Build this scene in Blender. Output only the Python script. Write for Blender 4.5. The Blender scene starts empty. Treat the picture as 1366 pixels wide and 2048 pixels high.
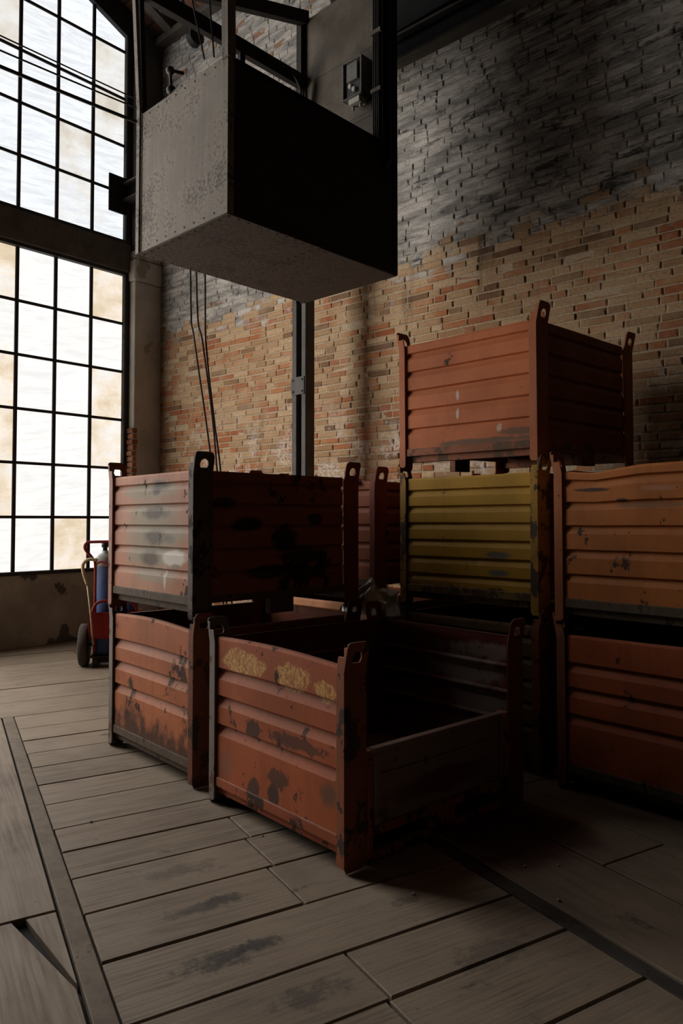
import bpy, math, random
from mathutils import Vector, Matrix, noise as mnoise

random.seed(11)
SC = bpy.context.scene
COL = SC.collection
PI = math.pi

# ------------------------------------------------------------------ camera
FPX, PPX, PPY, PITCH, CAM_H = 1485.0, 683.0, 988.0, math.radians(2.0), 1.4
cam = bpy.data.cameras.new('camera')
cam.sensor_fit = 'VERTICAL'
cam.sensor_height = 36.0
cam.lens = FPX / 2048.0 * 36.0
cam.shift_y = (PPY - 1024.0) / 2048.0
cam.clip_start = 0.05
cam_ob = bpy.data.objects.new('camera', cam)
COL.objects.link(cam_ob)
cam_ob.location = (0, 0, CAM_H)
cam_ob.rotation_euler = (PI / 2 + PITCH, 0, 0)
SC.camera = cam_ob

# ------------------------------------------------------------------ light levels
W_PANE = 1.12          # radiance of the dirty panes near the corner
W_BOOST = 11.5          # radiance of the unseen lower panes further along, raised to light the hall
W_HIGH = 5.5            # radiance of the unseen high panes above them, raised less
SC.view_settings.view_transform = 'Standard'
SC.view_settings.look = 'None'
SC.view_settings.gamma = 1.0
SC.view_settings.use_curve_mapping = False
SC.view_settings.exposure = 0.0
SC.cycles.diffuse_bounces = 1
world = bpy.data.worlds.new('world')
SC.world = world
world.use_nodes = True
world.node_tree.nodes['Background'].inputs[0].default_value = (.7, .8, 1, 1)
world.node_tree.nodes['Background'].inputs[1].default_value = 0.5

# ------------------------------------------------------------------ room frame
RO = Vector((-3.68, 8.0, 0))
RA = Vector((.664, .748, 0)).normalized()      # along the window wall, towards the brick wall
RB = Vector((.748, -.664, 0)).normalized()     # from the window wall into the hall
TC, T0, BMAX, EAVE, SLOPE = 1.954, -9.0, 14.0, 7.5, .45
TR = -3.5                                      # ridge
def rm(t, b, z=0.0):
    v = RO + RA * t + RB * b
    return Vector((v.x, v.y, z))
def zroof(t):
    return EAVE + SLOPE * (TC - t) if t > TR else EAVE + SLOPE * (TC - TR) - SLOPE * (TR - t)

# ------------------------------------------------------------------ mesh helpers
class MB:
    def __init__(s):
        s.v, s.f, s.sm = [], [], []
    def face(s, idx, smooth=False):
        s.f.append(tuple(idx)); s.sm.append(smooth)
    def add(s, vs, fs, smooth=False):
        o = len(s.v)
        s.v += [Vector(v) for v in vs]
        for f in fs:
            s.face([i + o for i in f], smooth)
    def box(s, x0, x1, y0, y1, z0, z1, M=None):
        vs = [Vector((x, y, z)) for z in (z0, z1) for y in (y0, y1) for x in (x0, x1)]
        if M is not None:
            vs = [M @ v for v in vs]
        s.add(vs, [(0, 2, 3, 1), (4, 5, 7, 6), (0, 1, 5, 4), (2, 6, 7, 3), (0, 4, 6, 2), (1, 3, 7, 5)])
    def rbox(s, t0, t1, b0, b1, z0, z1):                      # a box in room coordinates
        vs = [rm(t, b, z) for z in (z0, z1) for b in (b0, b1) for t in (t0, t1)]
        s.add(vs, [(0, 1, 3, 2), (4, 6, 7, 5), (0, 4, 5, 1), (2, 3, 7, 6), (0, 2, 6, 4), (1, 5, 7, 3)])
    def prism(s, poly, d):                                    # poly: 3D points, d: extrusion vector
        n = len(poly); d = Vector(d)
        vs = [Vector(p) for p in poly] + [Vector(p) + d for p in poly]
        s.add(vs, [tuple(range(n - 1, -1, -1)), tuple(range(n, 2 * n))] +
              [(i, (i + 1) % n, n + (i + 1) % n, n + i) for i in range(n)])
    def tube(s, pts, r, n=8, cap=True):
        pts = [Vector(p) for p in pts]
        rs = r if isinstance(r, (list, tuple)) else [r] * len(pts)
        o = len(s.v); up = None
        for i, p in enumerate(pts):
            d = (pts[min(i + 1, len(pts) - 1)] - pts[max(i - 1, 0)]).normalized()
            if up is None:
                up = Vector((0, 0, 1)) if abs(d.z) < .9 else Vector((1, 0, 0))
            x = d.cross(up).normalized(); up = x.cross(d).normalized()
            for k in range(n):
                a = 2 * PI * k / n
                s.v.append(p + (x * math.cos(a) + up * math.sin(a)) * rs[i])
        for i in range(len(pts) - 1):
            for k in range(n):
                a, b = o + i * n + k, o + i * n + (k + 1) % n
                s.face((a, b, b + n, a + n), True)
        if cap:
            s.face([o + k for k in range(n - 1, -1, -1)])
            s.face([o + (len(pts) - 1) * n + k for k in range(n)])
    def lathe(s, prof, n=24, M=None):                         # prof: (r, z) from bottom to top
        o = len(s.v)
        for r, z in prof:
            for k in range(n):
                a = 2 * PI * k / n
                v = Vector((r * math.cos(a), r * math.sin(a), z))
                s.v.append(M @ v if M is not None else v)
        for i in range(len(prof) - 1):
            for k in range(n):
                a, b = o + i * n + k, o + i * n + (k + 1) % n
                s.face((a, b, b + n, a + n), True)
        s.face([o + k for k in range(n - 1, -1, -1)])
        s.face([o + (len(prof) - 1) * n + k for k in range(n)])
    def build(s, name, mat, parent=None, bevel=0.0, solid=None):
        me = bpy.data.meshes.new(name)
        me.from_pydata([tuple(v) for v in s.v], [], s.f)
        for p, sm in zip(me.polygons, s.sm):
            p.use_smooth = sm
        me.update()
        if mat:
            me.materials.append(mat)
        ob = bpy.data.objects.new(name, me)
        COL.objects.link(ob)
        if parent:
            ob.parent = parent
        if solid:
            m = ob.modifiers.new('solid', 'SOLIDIFY'); m.thickness = solid; m.offset = -1; m.use_even_offset = True
        if bevel:
            m = ob.modifiers.new('bevel', 'BEVEL'); m.width = bevel; m.segments = 2; m.limit_method = 'ANGLE'
            m.angle_limit = math.radians(40)
        return ob

def tag(o, label, cat, group=None, kind=None):
    o['label'] = label; o['category'] = cat
    if group: o['group'] = group
    if kind: o['kind'] = kind
    return o
def thing(name, label, cat, loc=(0, 0, 0), rz=0.0, group=None):
    o = bpy.data.objects.new(name, None)
    COL.objects.link(o)
    o.location = loc; o.rotation_euler = (0, 0, rz); o.empty_display_size = .1
    return tag(o, label, cat, group)
def structure(o):
    o['kind'] = 'structure'
    return o
def bez(pts, n=8):                                            # Catmull-Rom through points
    pts = [Vector(p) for p in pts]; out = []
    P = [pts[0] * 2 - pts[1]] + pts + [pts[-1] * 2 - pts[-2]]
    for i in range(1, len(P) - 2):
        for k in range(n):
            t = k / n
            a, b, c, d = P[i - 1], P[i], P[i + 1], P[i + 2]
            out.append(.5 * ((2 * b) + (c - a) * t + (2 * a - 5 * b + 4 * c - d) * t * t + (3 * b - a - 3 * c + d) * t ** 3))
    out.append(pts[-1])
    return out

# ------------------------------------------------------------------ material helpers
class NT:
    def __init__(s, name):
        s.m = bpy.data.materials.new(name); s.m.use_nodes = True
        s.t = s.m.node_tree
        s.t.nodes.clear()
        s.out = s.t.nodes.new('ShaderNodeOutputMaterial')
    def n(s, typ, ins=None, **props):
        nd = s.t.nodes.new(typ)
        for k, v in props.items():
            setattr(nd, k, v)
        for k, v in (ins or {}).items():
            if isinstance(v, bpy.types.NodeSocket):
                s.t.links.new(v, nd.inputs[k])
            else:
                nd.inputs[k].default_value = v
        return nd
    def math(s, op, a, b=0.0, c=None, clamp=False):
        ins = {0: a, 1: b}
        if c is not None: ins[2] = c
        return s.n('ShaderNodeMath', ins, operation=op, use_clamp=clamp).outputs[0]
    def mix(s, f, a, b, blend='MIX'):
        a = a if isinstance(a, bpy.types.NodeSocket) else (*a[:3], 1)
        b = b if isinstance(b, bpy.types.NodeSocket) else (*b[:3], 1)
        return s.n('ShaderNodeMix', {0: f, 6: a, 7: b}, data_type='RGBA', blend_type=blend).outputs[2]
    def ramp(s, f, lo, hi, a=0.0, b=1.0):
        return s.n('ShaderNodeMapRange', {0: f, 1: lo, 2: hi, 3: a, 4: b}, interpolation_type='SMOOTHSTEP').outputs[0]
    def noise(s, co, scale, detail=5, rough=.6, dist=0.0):
        return s.n('ShaderNodeTexNoise', {'Vector': co, 'Scale': scale, 'Detail': detail, 'Roughness': rough,
                                          'Distortion': dist}).outputs[0]
    def mapping(s, co, loc=(0, 0, 0), scale=(1, 1, 1), rot=(0, 0, 0)):
        return s.n('ShaderNodeMapping', {0: co, 1: loc, 2: rot, 3: scale}).outputs[0]
    def obj(s):
        return s.n('ShaderNodeTexCoord').outputs['Object']
    def uv(s):
        return s.n('ShaderNodeTexCoord').outputs['UV']
    def geo(s, name):
        return s.n('ShaderNodeNewGeometry').outputs[name]
    def xyz(s, co):
        return s.n('ShaderNodeSeparateXYZ', {0: co}).outputs
    def comb(s, x, y, z):
        return s.n('ShaderNodeCombineXYZ', {0: x, 1: y, 2: z}).outputs[0]
    def bump(s, h, strength=.5, dist=.01):
        return s.n('ShaderNodeBump', {'Height': h, 'Strength': strength, 'Distance': dist}).outputs[0]
    def surf(s, col, rough=.7, metal=0.0, bump=None, spec=.4):
        ins = {'Base Color': col if isinstance(col, bpy.types.NodeSocket) else (*col[:3], 1), 'Roughness': rough,
               'Metallic': metal, 'Specular IOR Level': spec}
        if bump is not None: ins['Normal'] = bump
        b = s.n('ShaderNodeBsdfPrincipled', ins)
        s.t.links.new(b.outputs[0], s.out.inputs[0])
        return s.m

def paint(name, base, seed=0.0, chips=.5, chip_col=(.045, .03, .022), dust=.5, low_rust=0.0, blobs=(), rough=.66, streak=.35,
          dust_col=(.24, .19, .155)):
    """Old sprayed paint on sheet steel: streaks, chips to dark rust, dust on ledges, stains with a place of their own."""
    N = NT(name)
    ob = N.obj()
    co = N.mapping(ob, (seed * 3.1, seed * 1.7, seed * .9))
    x, y, z = N.xyz(ob)[:3]
    big = N.noise(co, 2.2, 4, .55)
    st = N.noise(N.mapping(co, scale=(9, 9, 1.1)), 1.6, 5, .6)
    fine = N.noise(co, 60, 4, .6)
    col = N.mix(N.ramp(big, .3, .7), [c * .80 for c in base], [min(1, c * 1.12) for c in base])
    col = N.mix(N.ramp(st, .45, .72, 0, streak), col, [c * .62 for c in base])
    col = N.mix(N.ramp(fine, .4, .75, 0, .18), col, [c * .55 for c in base])
    for bl in blobs:
        cy, cz, ry, rz, bc, op = bl[:6]
        amp = bl[6] if len(bl) > 6 else .9
        hard = bl[7] if len(bl) > 7 else .5
        ns = bl[8] if len(bl) > 8 else 9
        axis = x if 'x' in bl[9:] else y
        dy = N.math('DIVIDE', N.math('SUBTRACT', axis, cy), ry)
        dz = N.math('DIVIDE', N.math('SUBTRACT', z, cz), rz)
        d = N.math('SQRT', N.math('ADD', N.math('MULTIPLY', dy, dy), N.math('MULTIPLY', dz, dz)))
        d = N.math('ADD', d, N.math('MULTIPLY', N.math('SUBTRACT', N.noise(co, ns, 6, .7), .5), amp * 2))
        mk = N.ramp(d, 1.0, 1.0 - hard, 0, op)
        if 's' in bl[9:]:
            mk = N.math('MULTIPLY', mk, N.ramp(N.noise(N.mapping(co, scale=(1, 1.0, .55), rot=(.6, 0, 0)), 34, 5, .75, 2.2), .44, .56, .12, 1))
        col = N.mix(mk, col, bc)
    c1 = N.noise(N.mapping(co, scale=(1, 1, .75)), 7, 9, .68)
    c2 = N.noise(co, 26, 6, .6)
    th = .665 - .13 * chips
    chip = N.math('MAXIMUM', N.ramp(c1, th, th + .03), N.ramp(c2, .70 - .07 * chips, .72 - .07 * chips, 0, .85))
    if low_rust:
        lr = N.math('ADD', N.ramp(z, .12, .12 + low_rust, .62, 0), N.math('MULTIPLY', N.math('SUBTRACT', c1, .5), 1.6))
        chip = N.math('MAXIMUM', chip, N.ramp(lr, .25, .6, 0, .92))
    rust = N.mix(N.noise(co, 14, 5, .7), chip_col, [chip_col[0] * 2.2, chip_col[1] * 1.6, chip_col[2] * 1.3])
    col = N.mix(chip, col, rust)
    nz = N.xyz(N.geo('Normal'))[2]
    dm = N.math('MULTIPLY', N.ramp(nz, .25, .75, 0, dust), N.ramp(N.noise(co, 11, 6, .65), .3, .6, .55, 1))
    col = N.mix(dm, col, dust_col)
    h = N.math('SUBTRACT', N.math('MULTIPLY', fine, .15), chip)
    r = N.mix(chip, (rough,) * 3, (.85,) * 3)
    return N.surf(col, r, 0, N.bump(h, .35, .003), .2)

def steel(name, base, seed=0.0, rust=.5, rough=.6, rust_col=(.06, .036, .022), bump=.3, metal=0.0, scale=5, streak=.3):
    N = NT(name)
    co = N.mapping(N.obj(), (seed, seed * 2.3, seed * .7))
    n1 = N.noise(co, scale, 8, .65)
    st = N.noise(N.mapping(co, scale=(14, 14, .8)), 1.4, 5, .6)
    f = N.noise(co, 45, 5, .65)
    col = N.mix(N.ramp(n1, .3, .7), [c * .75 for c in base], [c * 1.2 for c in base])
    col = N.mix(N.ramp(st, .45, .75, 0, streak), col, [c * .6 for c in base])
    m = N.ramp(N.math('ADD', N.math('MULTIPLY', n1, .5), N.math('MULTIPLY', f, .5)), .64 - .16 * rust, .72 - .12 * rust, 0, .9)
    col = N.mix(m, col, rust_col)
    sp = N.math('MULTIPLY', N.ramp(N.noise(N.mapping(co, scale=(1, 1, .55)), 10, 9, .8, .4), .615, .655), N.ramp(N.noise(co, 3.2, 4), .38, .55))
    col = N.mix(N.math('MULTIPLY', sp, min(1, rust * 1.2)), col, rust_col)
    return N.surf(col, rough, metal, N.bump(N.math('SUBTRACT', f, m), bump, .003), .2)

# ------------------------------------------------------------------ setting materials
def mat_brick(mortar):
    """One wall, two materials: the bricks (a colour per brick) and the mortar bed between them; both under the same whitewash."""
    N = NT('old mortar' if mortar else 'old bricks')
    uv = N.uv()
    s, z = N.xyz(uv)[:2]
    rv = N.geo('Random Per Island')
    r2 = N.math('FRACT', N.math('MULTIPLY', rv, 17.37))
    n_big = N.noise(uv, .9, 5, .6)
    n_mid = N.noise(uv, 4.5, 6, .65)
    n_fin = N.noise(uv, 42, 6, .65)
    patch = N.noise(uv, 2.1, 3, .5)
    if mortar:
        col = N.mix(n_mid, (.50, .37, .235), (.70, .56, .39))
        col = N.mix(N.ramp(n_fin, .45, .75, 0, .6), col, (.25, .16, .09))
    else:
        col = N.mix(r2, (.43, .245, .12), (.66, .46, .275))
        red = N.math('MULTIPLY', N.ramp(rv, .55, .63), N.ramp(patch, .36, .54))
        col = N.mix(red, col, N.mix(r2, (.42, .13, .055), (.52, .22, .095)))
        col = N.mix(N.math('MULTIPLY', N.ramp(rv, .10, .05), .8), col, (.16, .075, .04))
        col = N.mix(N.ramp(N.noise(uv, 1.7, 6, .65), .46, .66, 0, .5), col, (.60, .43, .26))
        col = N.mix(N.ramp(n_fin, .42, .75, 0, .5), col, (.22, .105, .05))
    ef = N.math('MULTIPLY', N.ramp(N.noise(uv, 3.0, 7, .72), .50, .58), N.ramp(N.noise(uv, 26, 5, .7), .42, .55))
    ef = N.math('MULTIPLY', ef, N.ramp(z, 2.9, 1.9))
    col = N.mix(N.math('MULTIPLY', ef, .85), col, (.75, .65, .58))
    damp = N.math('MULTIPLY', N.ramp(N.noise(N.mapping(uv, scale=(2.6, .35, 1)), 1.0, 5, .6), .58, .70), N.ramp(n_mid, .35, .55))
    col = N.mix(N.math('MULTIPLY', damp, .65), col, (.085, .06, .04))
    # sooty whitewash above about 3.7 m, ending brick by brick
    edge = N.math('ADD', z, N.math('MULTIPLY', N.math('SUBTRACT', n_mid, .5), .9))
    edge = N.math('ADD', edge, N.math('MULTIPLY', N.math('SUBTRACT', n_big, .5), .5))
    if not mortar:
        edge = N.math('ADD', edge, N.math('MULTIPLY', N.math('SUBTRACT', rv, .5), .35))
    ww = N.ramp(edge, 3.66, 3.86)
    soot_n = N.noise(N.mapping(uv, scale=(1.1, 4.6, 1)), 1.6, 8, .7)
    wcol = N.mix(N.ramp(soot_n, .38, .62), (.30, .28, .25), (.72, .66, .58))
    dark = N.noise(N.mapping(uv, scale=(.8, 3.4, 1)), 2.6, 9, .74)
    far = N.ramp(s, 2.5, 6.0, .0, .05)
    wcol = N.mix(N.ramp(N.math('ADD', dark, far), .57, .67, 0, .88), wcol, (.055, .052, .048))
    if mortar:
        wcol = N.mix(.12, wcol, (.12, .115, .105))
    else:
        peel = N.math('MULTIPLY', N.ramp(rv, .80, .84), N.ramp(n_mid, .47, .55))
        peel = N.math('MULTIPLY', peel, N.ramp(N.math('ABSOLUTE', N.math('SUBTRACT', z, 6.6)), 1.3, .5))
        wcol = N.mix(N.math('MULTIPLY', peel, .9), wcol, (.42, .20, .10))
    wcol = N.mix(N.ramp(n_fin, .45, .75, 0, .35), wcol, (.12, .115, .11))
    col = N.mix(ww, col, wcol)
    h = N.math('ADD', N.math('MULTIPLY', n_fin, .6), N.math('MULTIPLY', N.noise(uv, 14, 5, .6), .5))
    h = N.math('ADD', h, N.math('MULTIPLY', N.math('MULTIPLY', N.noise(N.mapping(uv, scale=(4, 14, 1)), 1.7, 7, .7), ww), 1.8))
    return N.surf(col, .93, 0, N.bump(h, .9, .012), .2)

def mat_plaster(name, base, dark, seed=0, peel=.5):
    N = NT(name)
    co = N.mapping(N.geo('Position'), (seed, seed, seed))
    n = N.noise(co, 1.6, 6, .6); m = N.noise(co, 9, 6, .7)
    col = N.mix(N.ramp(n, .3, .7), [c * .75 for c in base], [c * 1.2 for c in base])
    pl = N.ramp(N.noise(co, 2.6, 7, .6), .64 - .08 * peel, .655 - .08 * peel)
    col = N.mix(N.math('MULTIPLY', pl, .85), col, dark)
    col = N.mix(N.ramp(m, .6, .75, 0, .4), col, dark)
    h = N.math('SUBTRACT', N.math('MULTIPLY', m, .5), pl)
    return N.surf(col, .92, 0, N.bump(h, .5, .008), .2)

def mat_floor():
    N = NT('worn dusty planks')
    uv = N.uv()                                        # x along the board in metres, y across (both shifted per board)
    rnd = N.geo('Random Per Island')
    pos = N.geo('Position')
    g = N.noise(N.mapping(uv, scale=(.9, 9, 1)), 3.0, 8, .62, .9)
    rings = N.n('ShaderNodeTexWave', {'Vector': N.mapping(uv, scale=(.10, 1.5, 1)), 'Scale': 9.0, 'Distortion': 9.0, 'Detail': 3.0,
                                      'Detail Scale': 1.2, 'Detail Roughness': .6}, bands_direction='Y').outputs[1]
    big = N.noise(pos, 1.3, 5, .6)
    col = N.mix(rnd, (.20, .150, .104), (.27, .206, .146))
    col = N.mix(N.ramp(g, .42, .7, 0, .55), col, (.115, .09, .068))
    col = N.mix(N.math('MULTIPLY', N.ramp(rings, .55, .95), N.ramp(N.noise(uv, 1.1, 3), .45, .62, 0, .55)), col, (.09, .068, .05))
    col = N.mix(N.ramp(big, .38, .68, 0, .6), col, (.31, .243, .174))          # settled dust
    spot = N.math('MULTIPLY', N.ramp(N.noise(N.mapping(uv, scale=(1.3, 2.6, 1)), 2.0, 7, .7), .60, .70), N.ramp(N.noise(pos, 9, 5, .7), .42, .6))
    col = N.mix(N.math('MULTIPLY', spot, .85), col, (.03, .027, .027))
    col = N.mix(N.ramp(N.noise(pos, 30, 4, .7), .63, .72, 0, .5), col, (.07, .055, .042))
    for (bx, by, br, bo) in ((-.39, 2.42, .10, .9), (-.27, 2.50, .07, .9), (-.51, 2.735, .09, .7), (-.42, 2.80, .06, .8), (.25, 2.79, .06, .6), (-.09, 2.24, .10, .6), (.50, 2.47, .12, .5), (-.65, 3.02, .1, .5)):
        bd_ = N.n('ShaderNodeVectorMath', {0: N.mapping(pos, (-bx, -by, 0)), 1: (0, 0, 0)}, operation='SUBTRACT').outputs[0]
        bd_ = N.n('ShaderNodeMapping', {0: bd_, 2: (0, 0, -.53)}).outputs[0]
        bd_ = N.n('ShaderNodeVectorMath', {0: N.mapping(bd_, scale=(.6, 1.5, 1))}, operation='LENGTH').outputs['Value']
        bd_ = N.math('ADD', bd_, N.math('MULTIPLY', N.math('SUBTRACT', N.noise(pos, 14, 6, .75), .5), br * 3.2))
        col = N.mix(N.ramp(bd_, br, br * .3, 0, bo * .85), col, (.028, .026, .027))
    # a dark red patch by the open bin
    d = N.n('ShaderNodeVectorMath', {0: pos, 1: (.78, 3.38, 0)}, operation='DISTANCE').outputs['Value']
    d = N.math('ADD', d, N.math('MULTIPLY', N.math('SUBTRACT', N.noise(pos, 3.5, 5, .6), .5), .35))
    col = N.mix(N.ramp(d, .42, .22, 0, .9), col, (.05, .014, .01))
    h = N.math('SUBTRACT', N.math('MULTIPLY', N.noise(pos, 40, 5, .7), .3), N.math('MULTIPLY', rings, .12))
    h = N.math('SUBTRACT', h, N.math('MULTIPLY', g, .5))
    return N.surf(col, N.ramp(g, .3, .7, .62, .82), 0, N.bump(h, .45, .004), .35)

def mat_panes(name, tint, stain, white, power):
    N = NT(name)
    pos = N.geo('Position'); rnd = N.geo('Random Per Island')
    along = N.n('ShaderNodeVectorMath', {0: pos, 1: tuple(RA)}, operation='DOT_PRODUCT').outputs['Value']
    z = N.xyz(pos)[2]
    co = N.comb(N.math('ADD', along, N.math('MULTIPLY', rnd, 37)), N.math('SUBTRACT', z, N.math('MULTIPLY', along, .13)), N.math('MULTIPLY', rnd, 11))
    st = N.noise(N.mapping(co, scale=(1.5, 11, 1)), 1.5, 7, .7, .6)
    sp = N.noise(co, 2.2, 6, .62)
    r2 = N.math('FRACT', N.math('MULTIPLY', rnd, 7.31))
    col = N.mix(N.ramp(st, .34, .62), tint, white)
    col = N.mix(N.ramp(r2, .2, .9, 0, .16), col, (.80, .78, .75))
    amt = N.math('ADD', N.ramp(rnd, .30, 1.0, -.10, .30), N.math('SUBTRACT', sp, .5))
    amt = N.math('ADD', amt, N.math('MULTIPLY', N.math('SUBTRACT', st, .5), .35))
    col = N.mix(N.ramp(amt, .02, .42, 0, .75), col, stain)
    col = N.mix(N.ramp(amt, .26, .50, 0, .6), col, [c * .72 for c in stain])
    col = N.mix(N.math('MULTIPLY', N.ramp(st, .56, .70), N.ramp(sp, .50, .35, 0, .45)), col, (.60, .61, .62))
    e = N.n('ShaderNodeEmission', {0: col, 1: power})
    N.t.links.new(e.outputs[0], N.out.inputs[0])
    N.m.cycles.emission_sampling = 'FRONT_BACK'
    return N.m

M_BRICK, M_MORTAR = mat_brick(False), mat_brick(True)
M_PLASTER = mat_plaster('grey brown plaster', (.36, .315, .26), (.06, .055, .05), 1, .9)
M_PILASTER = mat_plaster('beige plaster', (.50, .465, .41), (.30, .26, .21), 5, .1)
M_SOOT = mat_plaster('sooty plaster', (.07, .066, .062), (.03, .03, .03), 9, .4)
M_BACK = mat_plaster('dark hall plaster', (.022, .02, .018), (.03, .03, .03), 3, .4)
M_FLOOR = mat_floor()
M_SUB = NT('gap dirt').surf((.012, .01, .009), .95)
M_STRIP = steel('dusty steel strip', (.18, .14, .10), 2, .4, .7, (.055, .042, .032), .5, 0, 9)
M_STRIPD = steel('dark steel strip', (.07, .062, .054), 4, .5, .7, (.02, .018, .016), .5, 0, 9)
M_MULL = steel('dark window iron', (.035, .033, .032), 1, .5, .6, (.05, .03, .02))
M_TIMBER = steel('dark timber', (.10, .085, .07), 7, .4, .85, (.02, .016, .013), .5, 0, 4)
M_PANE_LO = mat_panes('dirty lower glass', (.83, .82, .81), (.80, .62, .40), (1.0, .965, .925), W_PANE)
M_PANE_UP = mat_panes('dirty upper glass', (.72, .74, .77), (.70, .62, .50), (.90, .94, .98), W_PANE)
M_PANE_FAR_LO = mat_panes('boosted far glass', (.92, .90, .88), (.85, .72, .55), (1.0, .98, .96), W_BOOST)  # out of view; brightness raised to carry the light of the hall
M_PANE_HI = mat_panes('boosted far high glass', (.88, .89, .90), (.80, .70, .58), (.96, .98, 1.0), W_HIGH)  # out of view too, raised less so the upper wall stays dark

# ------------------------------------------------------------------ floor: boards with open joints, steel strips
def uv_boards(ob, boards):
    lay = ob.data.uv_layers.new(name='UVMap')
    k = 0
    for poly in ob.data.polygons:
        fr = boards[poly.index]
        for li in poly.loop_indices:
            p = ob.data.vertices[ob.data.loops[li].vertex_index].co - fr[0]
            lay.data[li].uv = (p.dot(fr[1]) + fr[3], p.dot(fr[2]) + fr[4])

PD = Vector((.8616, .5075, 0)).normalized()       # direction of the boards across the bay
PN = Vector((-PD.y, PD.x, 0))
def fl(t, n, z=0):
    v = PD * t + PN * n
    return Vector((v.x, v.y, z))
fb, frames = MB(), []
def board(quad, along, across):
    g, top, dep, bv = random.uniform(.003, .007), 0.0, -.03, .0025
    m = len(quad)
    def inset(d, z):
        out = []
        for i in range(m):
            p, q, r = quad[i - 1], quad[i], quad[(i + 1) % m]
            e1, e2 = (q - p).normalized(), (r - q).normalized()
            n1, n2 = Vector((-e1.y, e1.x, 0)), Vector((-e2.y, e2.x, 0))
            k = d / max(.2, 1 + n1.dot(n2))
            v = q + (n1 + n2) * k
            out.append(Vector((v.x, v.y, z)))
        return out
    zt = random.uniform(-.003, .001)
    rings = [inset(g, dep), inset(g, zt - bv), inset(g + bv, zt)]
    o = len(fb.v)
    for r in rings: fb.v += r
    fs = [tuple(o + 2 * m + i for i in range(m))]
    for k in (0, 1):
        fs += [(o + m * k + i, o + m * k + (i + 1) % m, o + m * k + m + (i + 1) % m, o + m * k + m + i) for i in range(m)]
    for f in fs:
        fb.face(f); frames.append(fr)
    return
STRIP_A, STRIP_B = .545, .69                     # t of the left strip near and far
def ts(n):                                        # right edge of the left strip at offset n
    return .545 + (n - 2.13) * (.705 - .545) / (5.95 - 2.13)
offs = [-.95, -.62, -.32, -.02, .29, .60, .93, 1.24, 1.53, 1.845, 2.115, 2.45, 2.78, 3.075, 3.335, 3.60, 3.93, 4.235, 4.545, 4.835, 5.12, 5.42, 5.78]
joints = {11: 1.29, 12: 1.32, 9: 1.255, 8: 1.24, 5: 1.5, 2: 1.1, 13: 1.345}
TRS = 1.99                                        # right strip
for i in range(len(offs) - 1):
    n0, n1 = offs[i], offs[i + 1]
    if n1 < 4.9:
        segs = [None] + ([joints[i]] if i in joints else []) + [TRS]
    else:
        segs = [None, 1.7, 3.4]
    xs = segs
    for j in range(len(xs) - 1):
        a0 = ts(n0) if xs[j] is None else xs[j]
        a1 = ts(n1) if xs[j] is None else xs[j]
        fr = (Vector((0, 0, 0)), PD, PN, random.uniform(0, 50), random.uniform(0, 50))
        board([fl(a0, n0), fl(xs[j + 1], n0), fl(xs[j + 1], n1), fl(a1, n1)], PD, PN)
# right of the right strip, boards run the other way
rx = [2.06, 2.47, 2.86, 3.3, 3.75, 4.2, 4.7]
for i in range(len(rx) - 1):
    cuts = [-.95, .9 + .3 * (i % 2), [2.65, 2.1, 2.95, 2.4, 2.0, 2.6][i], 4.9]
    for j in range(3):
        fr = (Vector((0, 0, 0)), PN, PD, random.uniform(0, 50), random.uniform(0, 50))
        board([fl(rx[i], cuts[j]), fl(rx[i + 1], cuts[j]), fl(rx[i + 1], cuts[j + 1]), fl(rx[i], cuts[j + 1])], PN, PD)
# left of the left strip
lx = [-4.5, -3.6, -2.7, -1.8, -.95, -.42, None]
for i in range(len(lx) - 1):
    cuts = [-.95, .7, [1.4, 3.9, 2.3, 4.1, 3.1, 2.86][i], 5.78]
    for j in range(3):
        fr = (Vector((0, 0, 0)), PN, PD, random.uniform(0, 50), random.uniform(0, 50))
        r0 = lx[i + 1] if lx[i + 1] is not None else ts(cuts[j]) - .075
        r1 = lx[i + 1] if lx[i + 1] is not None else ts(cuts[j + 1]) - .075
        if i == 5 and j == 1:                     # a wedge-shaped infill piece beside the strip, with an open gap
            e = ts(2.36) - .075
            board([fl(lx[i], cuts[j]), fl(r0, cuts[j]), fl(e - .004, 2.36), fl(.352, 2.86), fl(lx[i], 2.86)], PN, PD)
            fr = (Vector((0, 0, 0)), PN, PD, random.uniform(0, 50), random.uniform(0, 50))
            board([fl(e - .012, 2.40), fl(e, 2.37), fl(r1, 2.86), fl(.388, 2.86)], PN, PD)
            continue
        board([fl(lx[i], cuts[j]), fl(r0, cuts[j]), fl(r1, cuts[j + 1]), fl(lx[i], cuts[j + 1])], PN, PD)
# far zone up to the walls and the rest of the hall
def clip_board(t0, t1, n0, n1):
    board([fl(t0, n0), fl(t1, n0), fl(t1, n1), fl(t0, n1)], PD, PN)
for i, n0 in enumerate([5.78, 6.25, 6.75, 7.3, 7.85, 8.4, 8.95, 9.5, 10.05, 10.6]):
    n1 = [6.25, 6.75, 7.3, 7.85, 8.4, 8.95, 9.5, 10.05, 10.6, 11.1][i]
    for j, (a, b) in enumerate(((-4.5, -1.4 + .5 * (i % 3)), (-1.4 + .5 * (i % 3), 1.6 + .4 * (i % 2)), (1.6 + .4 * (i % 2), 4.7))):
        fr = (Vector((0, 0, 0)), PD, PN, random.uniform(0, 50), random.uniform(0, 50))
        clip_board(a, b, n0, n1)
for i in range(8):
    fr = (Vector((0, 0, 0)), PD, PN, random.uniform(0, 50), random.uniform(0, 50))
    clip_board(3.41, 4.7, 4.9 + i * .11, 5.01 + i * .11)
o = len(fb.v)
floor = fb.build('floor', M_FLOOR)
uv_boards(floor, frames)
structure(floor)
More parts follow.
